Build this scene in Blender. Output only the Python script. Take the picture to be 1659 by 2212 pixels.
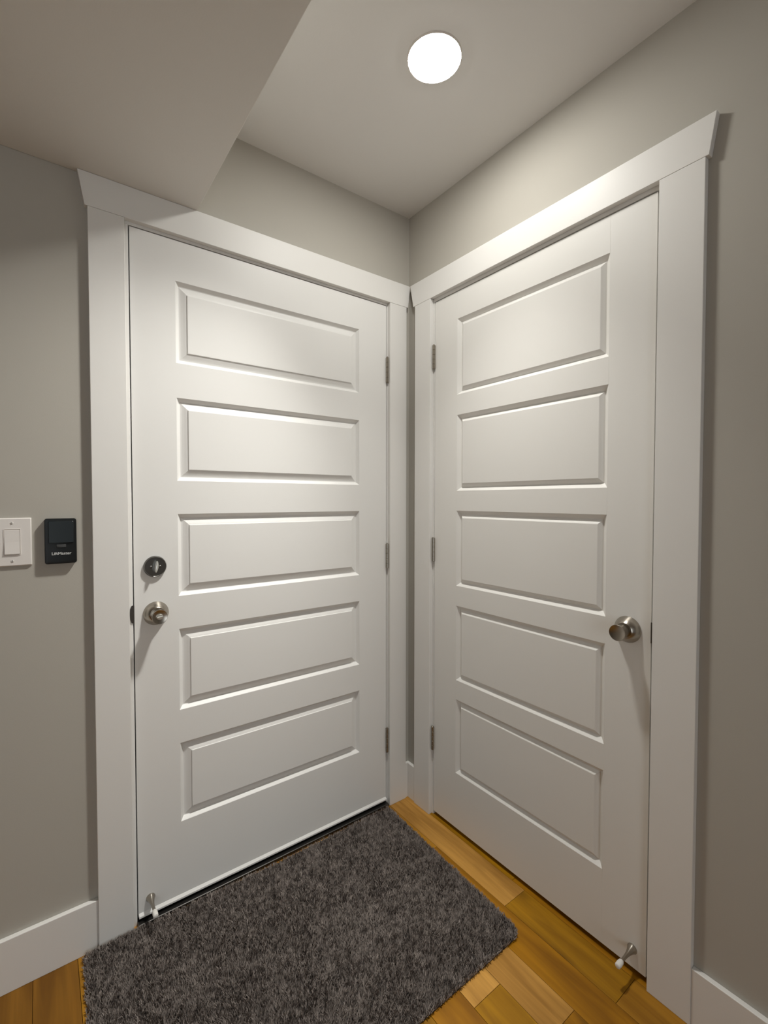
import bpy, bmesh, math, random
import numpy as np
from mathutils import Matrix, Vector

for o in list(bpy.data.objects):
    bpy.data.objects.remove(o, do_unlink=True)
S = bpy.context.scene
COL = S.collection

# ------------------------------------------------------------------ camera, world, light, exposure
cam_d = bpy.data.cameras.new('camera')
cam_d.sensor_fit = 'HORIZONTAL'; cam_d.sensor_width = 36.0
cam_d.lens = 36.0 * 999.8 / 1659.0
cam_d.clip_start = 0.02
cam = bpy.data.objects.new('camera', cam_d); COL.objects.link(cam)
RGT = Vector((0.803099973, -0.595844032, 0.000567))
UPV = Vector((0.01527597, 0.02154113, 0.99965125))
FWD = Vector((0.59564845, 0.80281123, -0.02640178))
rot = Matrix((RGT, UPV, -FWD)).transposed()
cam.matrix_world = Matrix.Translation((-1.2572, -1.5193, 1.2699)) @ rot.to_4x4()
S.camera = cam

world = bpy.data.worlds.new('world'); S.world = world
world.use_nodes = True
world.node_tree.nodes['Background'].inputs[0].default_value = (0.0, 0.0, 0.0, 1)
world.node_tree.nodes['Background'].inputs[1].default_value = 0.0

S.view_settings.view_transform = 'Standard'
S.view_settings.look = 'None'
S.view_settings.gamma = 1.0
S.view_settings.use_curve_mapping = False
S.view_settings.exposure = 0.0
LIGHT_XY = (-0.397, -0.584)
LIGHT_STRENGTH = 116.0          # glow of the downlight's lens
LIGHT_WATTS = (76.0, 138.0)   # the downlight's straight and tilted beam
LIGHT_COLOR = (1.0, 0.985, 0.935)
WINDOW_STRENGTH = 2.5         # daylight in the window at the end of the hall
WINDOW_COLOR = (0.90, 0.98, 1.05)

CEIL = 2.445
SOFFIT = 2.156
SOFFIT_X = -0.857

# ------------------------------------------------------------------ materials
def new_mat(name):
    m = bpy.data.materials.new(name); m.use_nodes = True
    nt = m.node_tree
    return m, nt, nt.nodes['Principled BSDF']

def paint(name, col, rough, bump=0.03, scale=260.0, var=0.03, spec=0.5):
    m, nt, b = new_mat(name)
    tc = nt.nodes.new('ShaderNodeTexCoord')
    n = nt.nodes.new('ShaderNodeTexNoise'); n.inputs['Scale'].default_value = scale; n.inputs['Detail'].default_value = 3
    nt.links.new(tc.outputs['Object'], n.inputs['Vector'])
    n2 = nt.nodes.new('ShaderNodeTexNoise'); n2.inputs['Scale'].default_value = 2.2
    nt.links.new(tc.outputs['Object'], n2.inputs['Vector'])
    mx = nt.nodes.new('ShaderNodeMix'); mx.data_type = 'RGBA'
    mx.inputs['A'].default_value = (*[c * (1 - var) for c in col], 1)
    mx.inputs['B'].default_value = (*[min(1, c * (1 + var)) for c in col], 1)
    nt.links.new(n2.outputs['Fac'], mx.inputs['Factor'])
    nt.links.new(mx.outputs['Result'], b.inputs['Base Color'])
    bp = nt.nodes.new('ShaderNodeBump'); bp.inputs['Strength'].default_value = bump; bp.inputs['Distance'].default_value = 0.001
    nt.links.new(n.outputs['Fac'], bp.inputs['Height'])
    nt.links.new(bp.outputs['Normal'], b.inputs['Normal'])
    b.inputs['Roughness'].default_value = rough
    b.inputs['Specular IOR Level'].default_value = spec
    return m

def metal(name, col, rough, streak=0.015):
    m, nt, b = new_mat(name)
    tc = nt.nodes.new('ShaderNodeTexCoord')
    n = nt.nodes.new('ShaderNodeTexNoise'); n.inputs['Scale'].default_value = 180; n.inputs['Detail'].default_value = 2
    nt.links.new(tc.outputs['Object'], n.inputs['Vector'])
    mr = nt.nodes.new('ShaderNodeMapRange')
    mr.inputs['To Min'].default_value = rough - streak; mr.inputs['To Max'].default_value = rough + streak
    nt.links.new(n.outputs['Fac'], mr.inputs['Value'])
    nt.links.new(mr.outputs['Result'], b.inputs['Roughness'])
    b.inputs['Base Color'].default_value = (*col, 1)
    b.inputs['Metallic'].default_value = 1.0
    return m

def plastic(name, col, rough):
    m, nt, b = new_mat(name)
    n = nt.nodes.new('ShaderNodeTexNoise'); n.inputs['Scale'].default_value = 900
    tc = nt.nodes.new('ShaderNodeTexCoord'); nt.links.new(tc.outputs['Object'], n.inputs['Vector'])
    bp = nt.nodes.new('ShaderNodeBump'); bp.inputs['Strength'].default_value = 0.05; bp.inputs['Distance'].default_value = 0.0005
    nt.links.new(n.outputs['Fac'], bp.inputs['Height']); nt.links.new(bp.outputs['Normal'], b.inputs['Normal'])
    b.inputs['Base Color'].default_value = (*col, 1); b.inputs['Roughness'].default_value = rough
    b.inputs['Specular IOR Level'].default_value = 0.3
    return m

M = {}
M['wall'] = paint('wall_paint', (0.47, 0.445, 0.395), 0.75, 0.10, 330, 0.02, 0.35)
M['ceiling'] = paint('ceiling_paint', (0.80, 0.79, 0.77), 0.9, 0.12, 260, 0.015, 0.2)
M['soffit'] = paint('soffit_paint', (0.76, 0.74, 0.70), 0.85, 0.12, 300, 0.02, 0.3)
M['trim'] = paint('trim_paint', (0.80, 0.785, 0.755), 0.44, 0.02, 220, 0.01, 0.35)
M['door_a'] = paint('entry_door_paint', (0.81, 0.80, 0.775), 0.42, 0.02, 420, 0.01, 0.3)
M['door_b'] = paint('closet_door_paint', (0.79, 0.775, 0.74), 0.45, 0.02, 380, 0.01, 0.3)
M['nickel'] = metal('satin_nickel', (0.40, 0.365, 0.315), 0.25)
M['dark_metal'] = metal('dark_nickel', (0.17, 0.165, 0.155), 0.33)
M['bright_metal'] = metal('polished_nickel', (0.95, 0.96, 0.92), 0.34)
M['black'] = plastic('black_plastic', (0.008, 0.0095, 0.010), 0.42)
M['smoke'] = plastic('smoke_plastic', (0.013, 0.018, 0.020), 0.30)
M['grey_plastic'] = plastic('grey_plastic', (0.06, 0.062, 0.062), 0.4)
M['white_plastic'] = plastic('white_plastic', (0.78, 0.74, 0.70), 0.35)
M['ink'] = plastic('silver_ink', (0.62, 0.63, 0.62), 0.45)
M['rubber'] = plastic('white_rubber', (0.78, 0.76, 0.72), 0.6)
M['threshold'] = metal('threshold_metal', (0.10, 0.095, 0.09), 0.40, 0.02)
M['screw'] = plastic('painted_screw', (0.70, 0.67, 0.63), 0.4)

def wood_mat():
    m, nt, b = new_mat('oiled_wood')
    L = nt.links.new
    oi = nt.nodes.new('ShaderNodeObjectInfo')
    tc = nt.nodes.new('ShaderNodeTexCoord')
    off = nt.nodes.new('ShaderNodeVectorMath'); off.operation = 'MULTIPLY_ADD'
    cmb = nt.nodes.new('ShaderNodeCombineXYZ')
    sc = nt.nodes.new('ShaderNodeMath'); sc.operation = 'MULTIPLY'; sc.inputs[1].default_value = 37.0
    L(oi.outputs['Random'], sc.inputs[0])
    L(sc.outputs[0], cmb.inputs[0]); L(sc.outputs[0], cmb.inputs[1])
    off.inputs[1].default_value = (1, 1, 1)
    L(tc.outputs['Object'], off.inputs[0]); L(cmb.outputs[0], off.inputs[2])
    mp = nt.nodes.new('ShaderNodeMapping'); mp.inputs['Scale'].default_value = (26, 2.2, 26)
    L(off.outputs[0], mp.inputs['Vector'])
    n1 = nt.nodes.new('ShaderNodeTexNoise'); n1.inputs['Scale'].default_value = 1.0; n1.inputs['Detail'].default_value = 5; n1.inputs['Distortion'].default_value = 0.7
    L(mp.outputs[0], n1.inputs['Vector'])
    mp2 = nt.nodes.new('ShaderNodeMapping'); mp2.inputs['Scale'].default_value = (160, 6, 160)
    L(off.outputs[0], mp2.inputs['Vector'])
    n2 = nt.nodes.new('ShaderNodeTexNoise'); n2.inputs['Scale'].default_value = 1.0; n2.inputs['Detail'].default_value = 4
    L(mp2.outputs[0], n2.inputs['Vector'])
    r1 = nt.nodes.new('ShaderNodeValToRGB')
    r1.color_ramp.elements[0].position = 0.33; r1.color_ramp.elements[0].color = (0.62, 0.56, 0.48, 1)
    r1.color_ramp.elements[1].position = 0.66; r1.color_ramp.elements[1].color = (1.12, 1.10, 1.10, 1)
    L(n1.outputs['Fac'], r1.inputs['Fac'])
    r2 = nt.nodes.new('ShaderNodeMapRange'); r2.inputs['To Min'].default_value = 0.86; r2.inputs['To Max'].default_value = 1.12
    L(n2.outputs['Fac'], r2.inputs['Value'])
    # knots
    vo = nt.nodes.new('ShaderNodeTexVoronoi'); vo.inputs['Scale'].default_value = 1.0
    mp3 = nt.nodes.new('ShaderNodeMapping'); mp3.inputs['Scale'].default_value = (9, 3.2, 9)
    L(off.outputs[0], mp3.inputs['Vector']); L(mp3.outputs[0], vo.inputs['Vector'])
    kr = nt.nodes.new('ShaderNodeMapRange'); kr.inputs['From Min'].default_value = 0.03; kr.inputs['From Max'].default_value = 0.16
    kr.inputs['To Min'].default_value = 0.62; kr.inputs['To Max'].default_value = 1.0
    L(vo.outputs['Distance'], kr.inputs['Value'])
    def mul(a, bb):
        mm = nt.nodes.new('ShaderNodeMix'); mm.data_type = 'RGBA'; mm.blend_type = 'MULTIPLY'; mm.inputs['Factor'].default_value = 1
        L(a, mm.inputs['A']); L(bb, mm.inputs['B']); return mm.outputs['Result']
    c = mul(oi.outputs['Color'], r1.outputs['Color'])
    c = mul(c, r2.outputs['Result']); c = mul(c, kr.outputs['Result'])
    L(c, b.inputs['Base Color'])
    bp = nt.nodes.new('ShaderNodeBump'); bp.inputs['Strength'].default_value = 0.08; bp.inputs['Distance'].default_value = 0.0006
    L(n2.outputs['Fac'], bp.inputs['Height']); L(bp.outputs['Normal'], b.inputs['Normal'])
    b.inputs['Roughness'].default_value = 0.5
    b.inputs['Specular IOR Level'].default_value = 0.25
    return m
M['wood'] = wood_mat()

def pile_mat():
    m, nt, b = new_mat('rug_fibre')
    at = nt.nodes.new('ShaderNodeAttribute'); at.attribute_name = 'tone'
    rp = nt.nodes.new('ShaderNodeValToRGB')
    rp.color_ramp.elements[0].color = (0.15, 0.128, 0.114, 1)
    rp.color_ramp.elements[1].color = (0.50, 0.435, 0.395, 1)
    nt.links.new(at.outputs['Fac'], rp.inputs['Fac'])
    nt.links.new(rp.outputs['Color'], b.inputs['Base Color'])
    b.inputs['Roughness'].default_value = 0.85
    b.inputs['Specular IOR Level'].default_value = 0.15
    return m
M['pile'] = pile_mat()
M['backing'] = paint('rug_backing', (0.05, 0.045, 0.042), 0.95, 0.2, 500, 0.1, 0.1)

def emis(name, col, st):
    m, nt, b = new_mat(name)
    b.inputs['Base Color'].default_value = (0.9, 0.9, 0.9, 1)
    b.inputs['Emission Color'].default_value = (*col, 1)
    b.inputs['Emission Strength'].default_value = st
    return m
M['daylight'] = emis('window_daylight', WINDOW_COLOR, WINDOW_STRENGTH)
M['lens'] = emis('downlight_lens', LIGHT_COLOR, LIGHT_STRENGTH)

# ------------------------------------------------------------------ helpers
def obj(name, bm, mat, parent=None, smooth=None):
    bmesh.ops.recalc_face_normals(bm, faces=bm.faces[:])
    me = bpy.data.meshes.new(name); bm.to_mesh(me); bm.free()
    me.materials.append(M[mat])
    if smooth is not None:
        me.polygons.foreach_set('use_smooth', [True] * len(me.polygons))
        me.set_sharp_from_angle(angle=math.radians(smooth))
    o = bpy.data.objects.new(name, me); COL.objects.link(o)
    if parent is not None: o.parent = parent
    return o

def empty(name, loc=(0, 0, 0)):
    o = bpy.data.objects.new(name, None); COL.objects.link(o); o.empty_display_size = 0.05
    return o

def tag(o, label, cat, group=None, kind=None):
    o['label'] = label; o['category'] = cat
    if group: o['group'] = group
    if kind: o['kind'] = kind
    return o

def WL(s, d, z): return (s, -d, z)          # left wall: s runs along x, d comes out into the room
def WR(s, d, z): return (-d, s, z)          # right wall: s runs along y
def WW(x, y, z): return (x, y, z)

def box(bm, W, s0, s1, d0, d1, z0, z1, bev=0.0):
    vs = [bm.verts.new(W(s, d, z)) for s in (s0, s1) for d in (d0, d1) for z in (z0, z1)]
    fs = []
    for q in ((0, 1, 3, 2), (4, 6, 7, 5), (0, 4, 5, 1), (2, 3, 7, 6), (0, 2, 6, 4), (1, 5, 7, 3)):
        fs.append(bm.faces.new([vs[i] for i in q]))
    if bev > 0:
        es = set(e for f in fs for e in f.edges)
        bmesh.ops.recalc_face_normals(bm, faces=fs)
        bmesh.ops.bevel(bm, geom=list(es), offset=bev, segments=2, profile=0.5, affect='EDGES')
    return bm

def prism(bm, W, pts, d0, d1):
    """polygon pts (s,z) extruded between d0 and d1"""
    a = [bm.verts.new(W(s, d0, z)) for s, z in pts]
    b = [bm.verts.new(W(s, d1, z)) for s, z in pts]
    n = len(pts)
    bm.faces.new(a); bm.faces.new(b[::-1])
    for i in range(n):
        bm.faces.new([a[i], a[(i + 1) % n], b[(i + 1) % n], b[i]])

def lathe(bm, W, s, z, prof, n=32, zs=1.0):
    """prof: list of (radius, d); axis along d through (s,z)"""
    rings = []
    for r, d in prof:
        if r < 1e-6:
            rings.append([bm.verts.new(W(s, d, z))])
        else:
            rings.append([bm.verts.new(W(s + r * math.cos(2 * math.pi * k / n), d, z + zs * r * math.sin(2 * math.pi * k / n))) for k in range(n)])
    for a, b in zip(rings, rings[1:]):
        for k in range(n):
            k2 = (k + 1) % n
            if len(a) == 1 and len(b) == 1: continue
            if len(a) == 1: bm.faces.new([a[0], b[k2], b[k]])
            elif len(b) == 1: bm.faces.new([a[k], a[k2], b[0]])
            else: bm.faces.new([a[k], a[k2], b[k2], b[k]])
    for e in (rings[0], rings[-1]):
        if len(e) > 1: bm.faces.new(e)

def vcyl(bm, W, s, d, z0, z1, r, n=16, taper=0.0):
    prof = [(r - taper, z0), (r, z0 + taper), (r, z1 - taper), (r - taper, z1)] if taper else [(r, z0), (r, z1)]
    rings = [[bm.verts.new(W(s + rr * math.cos(2 * math.pi * k / n), d + rr * math.sin(2 * math.pi * k / n), zz)) for k in range(n)] for rr, zz in prof]
    for a, b in zip(rings, rings[1:]):
        for k in range(n):
            bm.faces.new([a[k], a[(k + 1) % n], b[(k + 1) % n], b[k]])
    bm.faces.new(rings[0][::-1]); bm.faces.new(rings[-1])

def rrect(w, h, r, n=5):
    pts = []
    for cx, cz, a0 in ((w / 2 - r, h / 2 - r, 0), (-w / 2 + r, h / 2 - r, 90), (-w / 2 + r, -h / 2 + r, 180), (w / 2 - r, -h / 2 + r, 270)):
        for k in range(n + 1):
            a = math.radians(a0 + 90 * k / n)
            pts.append((cx + r * math.cos(a), cz + r * math.sin(a)))
    return pts

def rslab(bm, W, s, z, layers):
    """stack of rounded rectangles: layers = (w,h,r,d)"""
    rings = [[bm.verts.new(W(s + a, d, z + c)) for a, c in rrect(w, h, r)] for w, h, r, d in layers]
    for a, b in zip(rings, rings[1:]):
        n = len(a)
        for k in range(n):
            bm.faces.new([a[k], a[(k + 1) % n], b[(k + 1) % n], b[k]])
    bm.faces.new(rings[0]); bm.faces.new(rings[-1])

def NB(): return bmesh.new()

# ------------------------------------------------------------------ room shell
X_FAR, Y_BACK = -4.6, -3.9
DL = dict(s0=-1.0410, s1=-0.1196, zb=0.0225, zt=2.0545)       # left (entry) door leaf
DR = dict(s0=-0.9790, s1=-0.1628, zb=0.0155, zt=2.0440)       # right door leaf
JL = dict(s0=-1.0442, s1=-0.1164, zt=2.0578)                  # inside faces of the jambs
JR = dict(s0=-0.9840, s1=-0.1596, zt=2.0475)
JT = 0.018
WT = 0.12

def wall_with_opening(name, W, s_lo, s_hi, J, label):
    bm = NB()
    a, b, t = J['s0'] - JT, J['s1'] + JT, J['zt'] + JT
    box(bm, W, s_lo, a, -WT, 0, 0, CEIL)
    box(bm, W, b, s_hi, -WT, 0, 0, CEIL)
    box(bm, W, a, b, -WT, 0, t, CEIL)
    return tag(obj(name, bm, 'wall'), label, 'wall', kind='structure')

wall_with_opening('wall_left', WL, X_FAR, 0.0, JL, 'greige painted wall holding the white door with a deadbolt')
wall_with_opening('wall_right', WR, Y_BACK, 0.0, JR, 'greige painted wall holding the white door without a deadbolt')
WX0, WX1, WZ0, WZ1 = -2.80, -1.34, 0.08, 2.10
bm = NB()
for a, b, c, d in ((X_FAR - WT, WX0, 0, CEIL), (WX1, WT, 0, CEIL), (WX0, WX1, 0, WZ0), (WX0, WX1, WZ1, CEIL)):
    box(bm, WW, a, b, Y_BACK - WT, Y_BACK, c, d)
tag(obj('wall_back', bm, 'wall'), 'greige painted wall at the far end of the hall', 'wall', kind='structure')
bm = NB(); box(bm, WW, X_FAR - WT, X_FAR, Y_BACK, WT, 0, CEIL)
tag(obj('wall_far', bm, 'wall'), 'greige painted wall beyond the light switch', 'wall', kind='structure')
bm = NB(); box(bm, WW, X_FAR - WT, WT, Y_BACK - WT, WT, CEIL, CEIL + 0.1)
tag(obj('ceiling', bm, 'ceiling'), 'flat white painted ceiling around the round downlight', 'ceiling', kind='structure')
bm = NB(); box(bm, WW, X_FAR, SOFFIT_X, Y_BACK, 0.0, SOFFIT, CEIL, 0.002)
tag(obj('soffit', bm, 'soffit'), 'boxed-in lowered ceiling section resting over the entry door casing', 'soffit', kind='structure')

w1 = tag(empty('window_1'), 'white framed daylight window at the far end of the hall', 'window', kind='structure')
for a, b, c, d in ((WX0, WX0 + 0.06, WZ0, WZ1), (WX1 - 0.06, WX1, WZ0, WZ1), (WX0, WX1, WZ0, WZ0 + 0.06), (WX0, WX1, WZ1 - 0.06, WZ1), ((WX0 + WX1) / 2 - 0.03, (WX0 + WX1) / 2 + 0.03, WZ0, WZ1)):
    bm = NB(); box(bm, WW, a, b, Y_BACK - 0.09, Y_BACK - 0.03, c, d, 0.003); obj('window_frame', bm, 'trim', w1)
for a, b in ((WX0 + 0.06, (WX0 + WX1) / 2 - 0.03), ((WX0 + WX1) / 2 + 0.03, WX1 - 0.06)):
    bm = NB(); box(bm, WW, a, b, Y_BACK - 0.075, Y_BACK - 0.065, WZ0 + 0.06, WZ1 - 0.06); obj('pane', bm, 'daylight', w1)

# floor: boards run along y
FX = 0.0865
bm = NB(); box(bm, WW, X_FAR - WT, 0.16, Y_BACK - WT, 0.16, -0.06, -0.012)
floor = tag(obj('floor', bm, 'backing'), 'honey-coloured strip wood floor', 'floor', kind='structure')
rng = random.Random(11)
LIGHTW = (0.53, 0.28, 0.060); MIDW = (0.42, 0.20, 0.014); DARKW = (0.36, 0.158, 0.003); OLIVE = (0.37, 0.180, 0.004); DIMMEDW = (0.235, 0.105, 0.010)  # last tone: same boards, the dimmer light at the left put into their colour
PW = 0.0985
def plank(x0, x1, y0, y1, col):
    g = 0.00045
    bm = NB()
    cx, cy = (x0 + x1) / 2, (y0 + y1) / 2
    box(bm, WW, x0 + g - cx, x1 - g - cx, y0 + g - cy, y1 - g - cy, -0.012, 0.0, 0.0006)
    o = obj('plank', bm, 'wood', floor); o.location = (cx, cy, 0)
    o.color = (*col, 1)
SPEC = {1: [(-0.609, LIGHTW), (-0.957, OLIVE), (-1.62, MIDW)],
        2: [(-0.30, MIDW), (-1.24, DARKW)],
        3: [(-0.35, MIDW), (-0.903, LIGHTW), (-1.55, DARKW)],
        4: [(-0.28, DARKW), (-0.752, LIGHTW), (-1.32, OLIVE)],
        5: [(-0.42, LIGHTW), (-1.18, DARKW)],
        13: [(-0.5, DIMMEDW), (-1.2, DARKW)], 14: [(-0.62, DIMMEDW)], 12: [(-0.4, MIDW)]}
i = 0
x1 = FX
while x1 > X_FAR:
    x0 = max(X_FAR, x1 - PW)
    y = 0.13 if x1 > -0.02 or -1.06 < x0 < -0.1 else 0.13
    for (ye, c) in SPEC.get(i, []):
        plank(x0, x1, ye, y, c); y = ye
    while y > Y_BACK:
        ye = max(Y_BACK, y - rng.uniform(0.35, 1.1))
        if ye - Y_BACK < 0.15: ye = Y_BACK
        c = rng.choice([LIGHTW, MIDW, MIDW, DARKW, OLIVE])
        k = rng.uniform(0.9, 1.1)
        plank(x0, x1, ye, y, tuple(v * k for v in c)); y = ye
    x1 = x0; i += 1

# ------------------------------------------------------------------ door frames
CT = 0.018   # casing thickness
def door_trim(name, W, J, label, cas, head, threshold):
    t = tag(empty(name), label, 'door frame', kind='structure')
    o0, i0, i1, o1 = cas                      # outer/inner edges of the two side casings
    hb, ht, hs = head                          # header bottom, top, and its four corners in s
    for a, b in ((o0, i0), (i1, o1)):
        bm = NB(); box(bm, W, a, b, 0.0, CT, 0.0, hb - 0.0003, 0.0012)
        obj('side_casing', bm, 'trim', t)
    bm = NB(); prism(bm, W, [(hs[0], hb), (hs[1], hb), (hs[2], ht), (hs[3], ht)], 0.0, CT + 0.0006)
    bmesh.ops.recalc_face_normals(bm, faces=bm.faces[:])
    bmesh.ops.bevel(bm, geom=bm.edges[:], offset=0.001, segments=2, profile=0.5, affect='EDGES')
    obj('head_casing', bm, 'trim', t)
    bm = NB(); box(bm, W, J['s0'] - JT, J['s0'], -WT, 0.0, 0.0, J['zt'], 0.0008); obj('side_jamb', bm, 'trim', t)
    bm = NB(); box(bm, W, J['s1'], J['s1'] + JT, -WT, 0.0, 0.0, J['zt'], 0.0008); obj('side_jamb', bm, 'trim', t)
    bm = NB(); box(bm, W, J['s0'] - JT, J['s1'] + JT, -WT, 0.0, J['zt'], J['zt'] + JT, 0.0008); obj('head_jamb', bm, 'trim', t)
    # stop strips behind the leaf
    for a, b in ((J['s0'], J['s0'] + 0.011), (J['s1'] - 0.011, J['s1'])):
        bm = NB(); box(bm, W, a, b, -0.085, -0.048, 0.0, J['zt']); obj('stop_strip', bm, 'trim', t)
    bm = NB(); box(bm, W, J['s0'], J['s1'], -0.085, -0.048, J['zt'] - 0.011, J['zt']); obj('stop_strip', bm, 'trim', t)
    if threshold:
        bm = NB(); prism_pts = None
        box(bm, W, J['s0'], J['s1'], -WT - 0.02, 0.020, 0.0002, 0.012, 0.003)
        o = obj('threshold', bm, 'threshold', t); o['label'] = 'dark metal threshold under the door'
    return t

T1 = door_trim('trim_1', WL, JL, 'white flat casing with flared header around the deadbolt door',
               (-1.1435, -1.0555, -0.1120, -0.0270), (2.066, 2.1555, (-1.150, -0.0195, -0.0090, -1.1655)), True)
T2 = door_trim('trim_2', WR, JR, 'white flat casing with flared header around the door without deadbolt',
               (-1.0885, -0.9890, -0.1530, -0.0600), (2.0595, 2.1500, (-1.0955, -0.0500, -0.0300, -1.1095)), False)

def strike(W, s, z, sgn, parent):
    bm = NB()
    pts = [(sgn * (x), zz) for x, zz in ((0.0005, -0.027), (-0.006, -0.025), (-0.0095, -0.015), (-0.0105, 0.0), (-0.0095, 0.015), (-0.006, 0.025), (0.0005, 0.027))]
    prism(bm, W, [(s + a, z + c) for a, c in pts], 0.0002, 0.0022)
    o = obj('strike_plate', bm, 'dark_metal', parent); o['label'] = 'dark nickel strike plate lip'
strike(WL, JL['s0'] + 0.0012, 0.934, 1, T1)
strike(WR, JR['s0'] + 0.0045, 0.928, 1, T2)

# ------------------------------------------------------------------ baseboards
BH, BT = 0.140, 0.014
bm = NB(); box(bm, WL, X_FAR, -1.1435, 0, BT, 0, BH, 0.0015)
tag(obj('baseboard_left', bm, 'trim'), 'white baseboard below the light switch', 'baseboard', kind='structure')
bm = NB(); box(bm, WR, Y_BACK, -1.0885, 0, BT, 0, BH, 0.0015)
tag(obj('baseboard_right', bm, 'trim'), 'white baseboard beside the door without deadbolt, away from the corner', 'baseboard', kind='structure')
bm = NB(); box(bm, WR, -0.0600, -0.0005, 0.0003, BT, 0, BH + 0.006, 0.0015)
bc = tag(obj('baseboard_corner', bm, 'trim'), 'short white baseboard piece in the corner between the doors', 'baseboard', kind='structure')
bm = NB(); box(bm, WL, -0.0270, -BT, 0.0003, BT, 0, BH + 0.006, 0.001)
obj('return_piece', bm, 'trim', bc)

# ------------------------------------------------------------------ doors
def panel_mesh(W, s0, s1, z0, z1, prof):
    """raised panel: prof = list of (inset, depth)"""
    bm = NB(); rings = []
    def ring(i, d): return [bm.verts.new(W(s, d, z)) for s, z in ((s0 + i, z0 + i), (s1 - i, z0 + i), (s1 - i, z1 - i), (s0 + i, z1 - i))]
    rings.append(ring(0, -0.03))
    for i, d in prof: rings.append(ring(i, d))
    for a, b in zip(rings, rings[1:]):
        for k in range(4): bm.faces.new([a[k], a[(k + 1) % 4], b[(k + 1) % 4], b[k]])
    bm.faces.new(rings[0]); bm.faces.new(rings[-1])
    return bm

PROF_A = [(0, 0.0), (0.0012, -0.0010), (0.0100, -0.0112), (0.0125, -0.0120), (0.017, -0.0108), (0.023, -0.0084), (0.029, -0.0058), (0.0345, -0.0040), (0.0350, -0.0016), (0.0365, -0.0013)]
PROF_B = [(0, 0.0), (0.0010, -0.0008), (0.0120, -0.0112), (0.0145, -0.0117), (0.0258, -0.0030), (0.0275, -0.0022)]

ZL = [(1.6864, 1.9338), (1.3279, 1.5813), (0.9726, 1.2258), (0.6165, 0.8700), (0.2635, 0.5127)]
ZR = [(1.6631, 1.9434), (1.3040, 1.5873), (0.9455, 1.2289), (0.5856, 0.8695), (0.2281, 0.5113)]
PLs = (-0.9194, -0.2501); PRs = (-0.8589, -0.2832)

d1 = tag(empty('door_1'), 'white five-panel entry door with deadbolt above the knob', 'door', kind='structure')
th = 0.044
bm = NB()
box(bm, WL, DL['s0'], PLs[0], -th, 0, DL['zb'], DL['zt'])
box(bm, WL, PLs[1], DL['s1'], -th, 0, DL['zb'], DL['zt'])
edges_z = [DL['zt']] + [v for a, b in ZL for v in (b, a)] + [DL['zb']]
for k in range(0, len(edges_z), 2):
    box(bm, WL, PLs[0], PLs[1], -th, 0, edges_z[k + 1], edges_z[k])
obj('door_skin', bm, 'door_a', d1)
for z0, z1 in ZL:
    obj('panel', panel_mesh(WL, PLs[0], PLs[1], z0, z1, PROF_A), 'door_a', d1)
# bottom edge strip
bm = NB()
pr = [(0.0, DL['zb'] - 0.001), (0.0065, DL['zb'] - 0.001), (0.0065, DL['zb'] + 0.004), (0.0005, DL['zb'] + 0.0105), (0.0, DL['zb'] + 0.0105)]
a = [bm.verts.new(WL(DL['s0'] + 0.001, d, z)) for d, z in pr]; b = [bm.verts.new(WL(DL['s1'] - 0.001, d, z)) for d, z in pr]
bm.faces.new(a); bm.faces.new(b)
for k in range(5): bm.faces.new([a[k], a[(k + 1) % 5], b[(k + 1) % 5], b[k]])
obj('bottom_strip', bm, 'door_a', d1)

d2 = tag(empty('door_2'), 'white five-panel door with a plain knob and no deadbolt', 'door', kind='structure')
th2 = 0.035
for a, b in ((DR['s0'], PRs[0]), (PRs[1], DR['s1'])):
    bm = NB(); box(bm, WR, a, b, -th2, 0, DR['zb'], DR['zt'], 0.0004); obj('stile', bm, 'door_b', d2)
edges_z = [DR['zt']] + [v for a, b in ZR for v in (b, a)] + [DR['zb']]
for k in range(0, len(edges_z), 2):
    bm = NB(); box(bm, WR, PRs[0], PRs[1], -th2, 0, edges_z[k + 1], edges_z[k], 0.0003); obj('rail', bm, 'door_b', d2)
for z0, z1 in ZR:
    obj('panel', panel_mesh(WR, PRs[0], PRs[1], z0, z1, PROF_B), 'door_b', d2)

def hinge(W, s_door, s_jamb, zc, h, parent):
    sm = (s_door + s_jamb) / 2
    bm = NB()
    sg = 1 if s_jamb > s_door else -1
    box(bm, W, min(s_door, s_door - sg * 0.0022), max(s_door, s_door - sg * 0.0022), 0.0, 0.0026, zc - h / 2 + 0.001, zc + h / 2 - 0.001)
    box(bm, W, min(s_jamb, s_jamb + sg * 0.0022), max(s_jamb, s_jamb + sg * 0.0022), 0.0, 0.0026, zc - h / 2 + 0.001, zc + h / 2 - 0.001)
    hg = obj('hinge', bm, 'nickel', parent); hg['label'] = 'satin nickel butt hinge'
    kh = h / 5
    for k in range(5):
        bm = NB(); vcyl(bm, W, sm, 0.0062, zc - h / 2 + k * kh + 0.0004, zc - h / 2 + (k + 1) * kh - 0.0004, 0.0062, 16, 0.0004)
        obj('knuckle', bm, 'nickel', hg, 40)
    bm = NB(); vcyl(bm, W, sm, 0.0062, zc - h / 2 - 0.002, zc + h / 2 + 0.003, 0.0042, 12, 0.001); obj('hinge_pin', bm, 'nickel', hg, 40)
for zc in (1.797, 1.040, 0.274):
    hinge(WL, DL['s1'], JL['s1'], zc, 0.100, d1)
for zc in (1.831, 1.073, 0.313):
    hinge(WR, DR['s1'], JR['s1'], zc, 0.092, d2)

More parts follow.
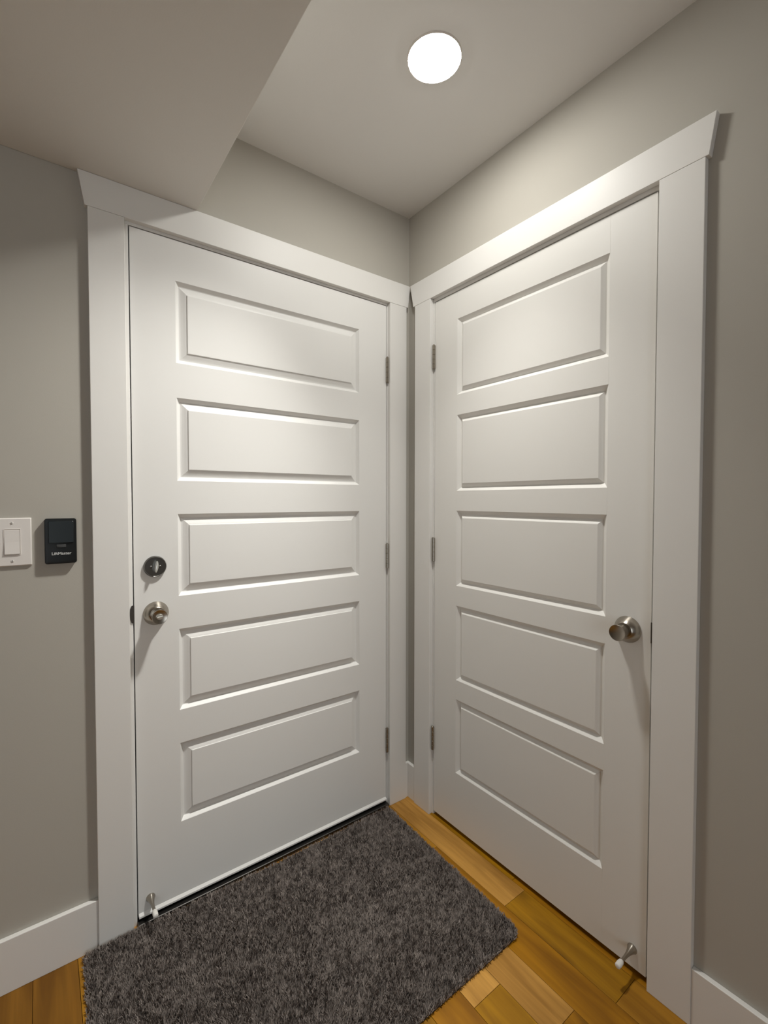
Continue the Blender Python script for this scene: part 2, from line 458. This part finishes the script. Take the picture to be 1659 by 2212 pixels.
def knob(W, s, z, parent, button):
    k = empty('door_knob'); k.parent = parent; k['label'] = 'satin nickel door knob'
    bm = NB(); lathe(bm, W, s, z, [(0.0345, 0.0), (0.0355, 0.0015), (0.0350, 0.0032), (0.0225, 0.0215), (0.0205, 0.0232), (0.012, 0.0232)], 48)
    obj('rosette', bm, 'nickel', k, 30)
    bm = NB(); lathe(bm, W, s, z, [(0.0165, 0.020), (0.0172, 0.030), (0.0186, 0.042), (0.0205, 0.054), (0.0212, 0.0575), (0.0205, 0.0592), (0.0190, 0.0590), (0.0, 0.0525)], 48)
    obj('knob', bm, 'nickel', k, 25)
    if button:
        bm = NB(); lathe(bm, W, s, z, [(0.0095, 0.052), (0.0095, 0.0600), (0.0085, 0.0612), (0.0, 0.0612)], 28, 0.8)
        bt = obj('turn_button', bm, 'bright_metal', k, 30)
        bm = NB(); box(bm, W, s - 0.0070, s + 0.0070, 0.0608, 0.0640, z - 0.0014, z + 0.0012, 0.0005)
        obj('button_grip', bm, 'bright_metal', bt)
    return k
knob(WL, -0.9835, 0.9290, d1, True)
knob(WR, -0.9205, 0.9240, d2, False)

# deadbolt thumb turn
db = empty('deadbolt'); db.parent = d1; db['label'] = 'dark round deadbolt with a bright thumb turn'
DS, DZ = -0.9850, 1.0700
bm = NB(); lathe(bm, WL, DS, DZ, [(0.0300, 0.0), (0.0315, 0.0015), (0.0312, 0.0060), (0.0290, 0.0095), (0.0280, 0.0088), (0.0, 0.0088)], 48)
obj('rosette', bm, 'dark_metal', db, 30)
bm = NB()
n = 20; tilt = math.radians(-7)
ringsv = []
for d, k in ((0.0085, 0.55), (0.016, 0.8), (0.0225, 1.0), (0.0245, 0.85), (0.0260, 0.45), (0.0264, 0.12)):
    rg = []
    for j in range(n):
        a = 2 * math.pi * j / n
        u = 0.0048 * k * math.copysign(abs(math.cos(a)) ** 1.3, math.cos(a)); v = 0.0175 * (0.75 + 0.25 * k) * math.sin(a)
        rg.append(bm.verts.new(WL(DS + 0.001 + u * math.cos(tilt) - v * math.sin(tilt), d, DZ + 0.001 + u * math.sin(tilt) + v * math.cos(tilt))))
    ringsv.append(rg)
for a, b in zip(ringsv, ringsv[1:]):
    for j in range(n): bm.faces.new([a[j], a[(j + 1) % n], b[(j + 1) % n], b[j]])
bm.faces.new(ringsv[0]); bm.faces.new(ringsv[-1])
obj('thumb_turn', bm, 'bright_metal', db, 40)
for sx in (-0.0125, 0.0125):
    bm = NB(); lathe(bm, WL, DS + sx, DZ, [(0.0036, 0.0085), (0.0036, 0.0098), (0.0022, 0.0110), (0.0, 0.0113)], 16)
    obj('screw', bm, 'dark_metal', db, 40)

def door_stop(W, s, z, parent, L=0.081):
    t = empty('door_stop'); t.parent = parent; t['label'] = 'nickel door stop with white rubber tip'
    bm = NB(); lathe(bm, W, s, z, [(0.0125, 0.0), (0.0128, 0.002), (0.0108, 0.006), (0.0080, 0.014), (0.0056, 0.026), (0.0044, 0.040), (0.0042, L - 0.016), (0.0050, L - 0.0135)], 28)
    obj('stop_rod', bm, 'nickel', t, 40)
    bm = NB(); lathe(bm, W, s, z, [(0.0050, L - 0.0235), (0.0064, L - 0.0215), (0.0074, L - 0.012), (0.0070, L - 0.002), (0.0052, L), (0.0, L + 0.0004)], 24)
    obj('rubber_tip', bm, 'rubber', t, 50)
door_stop(WL, -1.0080, 0.0680, d1)
door_stop(WR, -0.9445, 0.0670, d2)

# ------------------------------------------------------------------ ceiling downlight
dl = tag(empty('recessed_downlight'), 'round bright white downlight set in the ceiling', 'ceiling light')
def WC(s, d, z): return (LIGHT_XY[0] + s, LIGHT_XY[1] + z, CEIL - d)
bm = NB(); 
prof = [(0.0695, 0.0002), (0.0695, 0.0030), (0.0705, 0.0038), (0.0725, 0.0034), (0.0735, 0.0018), (0.0736, 0.0002)]
n = 64; rings = [[bm.verts.new(WC(r * math.cos(2 * math.pi * k / n), d, r * math.sin(2 * math.pi * k / n))) for k in range(n)] for r, d in prof]
for a, b in zip(rings, rings[1:] + rings[:1]):
    for k in range(n): bm.faces.new([a[k], a[(k + 1) % n], b[(k + 1) % n], b[k]])
obj('trim_ring', bm, 'white_plastic', dl, 40)
bm = NB(); lathe(bm, WC, 0, 0, [(0.0694, 0.0004), (0.0694, 0.0034), (0.060, 0.0052), (0.03, 0.0064), (0.0, 0.0068)], 64)
obj('lens', bm, 'lens', dl, 60)
for watts, deg, aim in zip(LIGHT_WATTS, (84, 80), ((LIGHT_XY[0], LIGHT_XY[1], 0.0), (-1.48, -0.24, 0.38))):
    sp = bpy.data.lights.new('downlight_beam', 'SPOT'); sp.energy = watts; sp.color = LIGHT_COLOR
    sp.spot_size = math.radians(deg); sp.spot_blend = 1.0; sp.shadow_soft_size = 0.066
    so = bpy.data.objects.new('downlight_beam', sp); COL.objects.link(so); so.parent = dl
    so.location = (LIGHT_XY[0], LIGHT_XY[1], CEIL - 0.010)
    so.rotation_euler = (Vector(aim) - so.location).to_track_quat('-Z', 'Y').to_euler()

# ------------------------------------------------------------------ wall control and light switch
wc = tag(empty('wall_control'), 'small black push-button opener control beside the switch plate', 'wall control')
OS, OZ = -1.2152, 1.1592; OW, OH = 0.0705, 0.1205
bm = NB(); rslab(bm, WL, OS, OZ, [(OW, OH, 0.006, 0.0), (OW, OH, 0.006, 0.0135), (OW - 0.002, OH - 0.002, 0.0055, 0.0155), (OW - 0.010, OH - 0.010, 0.005, 0.0165)])
obj('housing', bm, 'black', wc, 30)
bm = NB(); rslab(bm, WL, OS + 0.0008, 1.1835, [(0.0555, 0.0580, 0.002, 0.0160), (0.0555, 0.0580, 0.002, 0.0185), (0.0535, 0.0560, 0.002, 0.0195)])
obj('push_bar', bm, 'smoke', wc, 30)
bm = NB(); rslab(bm, WL, OS + 0.0008, 1.1465, [(0.0205, 0.0080, 0.001, 0.0160), (0.0205, 0.0080, 0.001, 0.0176), (0.0195, 0.0070, 0.001, 0.0180)])
obj('small_button', bm, 'grey_plastic', wc, 30)
fc = bpy.data.curves.new('lettering', 'FONT'); fc.body = 'LiftMaster'; fc.size = 0.0098; fc.extrude = 0.0002; fc.offset = 0.00016; fc.shear = 0.0
fc.align_x = 'CENTER'; fc.align_y = 'CENTER'
tmp = bpy.data.objects.new('lettering_curve', fc); COL.objects.link(tmp)
bpy.context.view_layer.update()
me = bpy.data.meshes.new_from_object(tmp.evaluated_get(bpy.context.evaluated_depsgraph_get()))
bpy.data.objects.remove(tmp, do_unlink=True)
me.name = 'lettering'; me.materials.clear(); me.materials.append(M['ink'])
xs = [v.co.x for v in me.vertices]; wtxt = max(xs) - min(xs)
k = 0.0430 / wtxt
lt = bpy.data.objects.new('lettering', me); COL.objects.link(lt); lt.parent = wc
lt.scale = (k, k, 1); lt.rotation_euler = (math.pi / 2, 0, 0); lt.location = (OS + 0.001, -0.0168, 1.1262)

sw = tag(empty('light_switch'), 'white rocker switch with rectangular wall plate', 'light switch')
SS, SZ = -1.3168, 1.1610
bm = NB(); rslab(bm, WL, SS, SZ, [(0.0795, 0.1235, 0.0015, 0.0), (0.0795, 0.1235, 0.0015, 0.0032), (0.0745, 0.1185, 0.001, 0.0060)])
obj('wall_plate', bm, 'white_plastic', sw, 20)
bm = NB(); rslab(bm, WL, SS, SZ, [(0.0345, 0.0680, 0.0012, 0.0055), (0.0345, 0.0680, 0.0012, 0.0068), (0.0335, 0.0670, 0.0012, 0.0072), (0.0310, 0.0645, 0.0010, 0.0058)])
obj('rocker_frame', bm, 'white_plastic', sw, 20)
bm = NB()
pts = [(-0.0318, 0.0088), (-0.0300, 0.0096), (0.0, 0.0074), (0.0300, 0.0066), (0.0318, 0.0060), (0.0318, 0.004), (-0.0318, 0.004)]
a = [bm.verts.new(WL(SS - 0.0152, d, SZ + z)) for z, d in pts]; b = [bm.verts.new(WL(SS + 0.0152, d, SZ + z)) for z, d in pts]
bm.faces.new(a); bm.faces.new(b)
for q in range(len(pts)): bm.faces.new([a[q], a[(q + 1) % len(pts)], b[(q + 1) % len(pts)], b[q]])
obj('rocker', bm, 'white_plastic', sw)
for zz in (SZ + 0.0485, SZ - 0.0485):
    bm = NB(); lathe(bm, WL, SS, zz, [(0.0034, 0.0055), (0.0034, 0.0066), (0.0026, 0.0071), (0.0, 0.0072)], 16)
    sc = obj('screw', bm, 'screw', sw, 40)
    bm = NB(); box(bm, WL, SS - 0.0004, SS + 0.0004, 0.0068, 0.00735, zz - 0.0028, zz + 0.0028)
    obj('slot', bm, 'grey_plastic', sc)

# ------------------------------------------------------------------ rug
def far_edge(x):
    return np.interp(x, [-1.20, -1.15, -1.05, -1.02, -0.6, -0.128], [-0.020, -0.0195, -0.0195, -0.0212, -0.0330, -0.0270])
RUG_X0f, RUG_X0n = -1.181, -1.198
RUG_X1f, RUG_X1n = -0.128, -0.147
RUG_YN = -0.700
def inside(x, y):
    yf = far_edge(x)
    t = (yf - y) / (yf - RUG_YN)
    xl = RUG_X0f + (RUG_X0n - RUG_X0f) * t; xr = RUG_X1f + (RUG_X1n - RUG_X1f) * t
    ok = (y < yf) & (y > RUG_YN) & (x > xl) & (x < xr)
    r = 0.035
    dx = np.minimum(x - xl, xr - x); dy = np.minimum(yf - y, y - RUG_YN)
    near = (y - RUG_YN) < (yf - y)
    rr = np.where(near, r, 0.012)
    cor = (dx < rr) & (dy < rr) & ((rr - dx) ** 2 + (rr - dy) ** 2 > rr ** 2)
    return ok & ~cor, dx, dy
# backing outline
out = []
for x in np.linspace(RUG_X0f + 0.012, RUG_X1f - 0.012, 24): out.append((x, float(far_edge(x)) - 0.002))
for a in np.linspace(0, math.pi / 2, 6): out.append((RUG_X1n - 0.037 + 0.035 * math.cos(a), RUG_YN + 0.037 - 0.035 * math.sin(a)))
for a in np.linspace(math.pi / 2, math.pi, 6): out.append((RUG_X0n + 0.037 + 0.035 * math.cos(a), RUG_YN + 0.037 - 0.035 * math.sin(a)))
bm = NB()
prism(bm, lambda s, d, z: (s, z, d), out, 0.0004, 0.006)
rug = tag(obj('rug', bm, 'backing'), 'dark grey shaggy rug lying in front of the deadbolt door', 'rug')
rs = np.random.default_rng(5)
N = 190000
px = rs.uniform(-1.20, -0.12, N); py = rs.uniform(-0.705, -0.01, N)
ok, dx, dy = inside(px, py)
px, py, dx, dy = px[ok], py[ok], dx[ok], dy[ok]
N = len(px)
def vnoise(x, y, f, seed):
    g = np.random.default_rng(seed).uniform(0, 1, (64, 64))
    u, v = x * f + 50, y * f + 50
    i, j = np.floor(u).astype(int), np.floor(v).astype(int); fu, fv = u - i, v - j
    fu = fu * fu * (3 - 2 * fu); fv = fv * fv * (3 - 2 * fv)
    G = lambda a, b: g[a % 64, b % 64]
    return (G(i, j) * (1 - fu) + G(i + 1, j) * fu) * (1 - fv) + (G(i, j + 1) * (1 - fu) + G(i + 1, j + 1) * fu) * fv
lean_a = 2 * math.pi * vnoise(px, py, 18, 1) * 0.8 + 2 * math.pi * vnoise(px, py, 110, 2) + rs.normal(0, 1.1, N)
edge = np.clip(np.minimum(dx, dy) / 0.012, 0, 1)
ht = (0.0115 + 0.0025 * vnoise(px, py, 90, 3) + rs.uniform(-0.002, 0.003, N)) * (0.72 + 0.28 * edge)
lean = 0.002 + 0.004 * vnoise(px, py, 70, 4) + rs.uniform(0, 0.003, N)
w = rs.uniform(0.0007, 0.0013, N)
ux, uy = np.cos(lean_a), np.sin(lean_a)
ang = rs.uniform(0, 2 * math.pi, N); wx, wy = np.cos(ang) * w, np.sin(ang) * w
z0 = 0.004
V = np.zeros((N, 5, 3))
V[:, 0] = np.stack([px - wx, py - wy, np.full(N, z0)], 1)
V[:, 1] = np.stack([px + wx, py + wy, np.full(N, z0)], 1)
mx_, my_ = px + ux * lean * 0.45, py + uy * lean * 0.45
V[:, 2] = np.stack([mx_ + wx, my_ + wy, z0 + ht * 0.6], 1)
V[:, 3] = np.stack([mx_ - wx, my_ - wy, z0 + ht * 0.6], 1)
V[:, 4] = np.stack([px + ux * lean, py + uy * lean, z0 + ht], 1)
V[:, :, 1] = np.minimum(V[:, :, 1], np.where(V[:, :, 2] > 0.0125, -0.0188, -0.0208))
me = bpy.data.meshes.new('pile')
me.vertices.add(N * 5); me.vertices.foreach_set('co', V.reshape(-1).astype(np.float32))
base = (np.arange(N) * 5)[:, None]
idx = np.concatenate([base + np.array([[0, 1, 2, 3]]), base + np.array([[3, 2, 4]])], 1).reshape(-1)
me.loops.add(N * 7); me.loops.foreach_set('vertex_index', idx.astype(np.int32))
st = (np.arange(N) * 7)[:, None] + np.array([[0, 4]])
me.polygons.add(N * 2)
me.polygons.foreach_set('loop_start', st.reshape(-1).astype(np.int32))
me.update(calc_edges=True); me.validate()
at = me.attributes.new('tone', 'FLOAT', 'POINT')
tone = np.clip(rs.normal(0.45, 0.2, N) + 0.25 * (vnoise(px, py, 60, 7) - 0.5), 0, 1)
at.data.foreach_set('value', np.repeat(tone, 5).astype(np.float32))
me.materials.append(M['pile'])
pile = bpy.data.objects.new('pile', me); COL.objects.link(pile); pile.parent = rug; pile['kind'] = 'stuff'
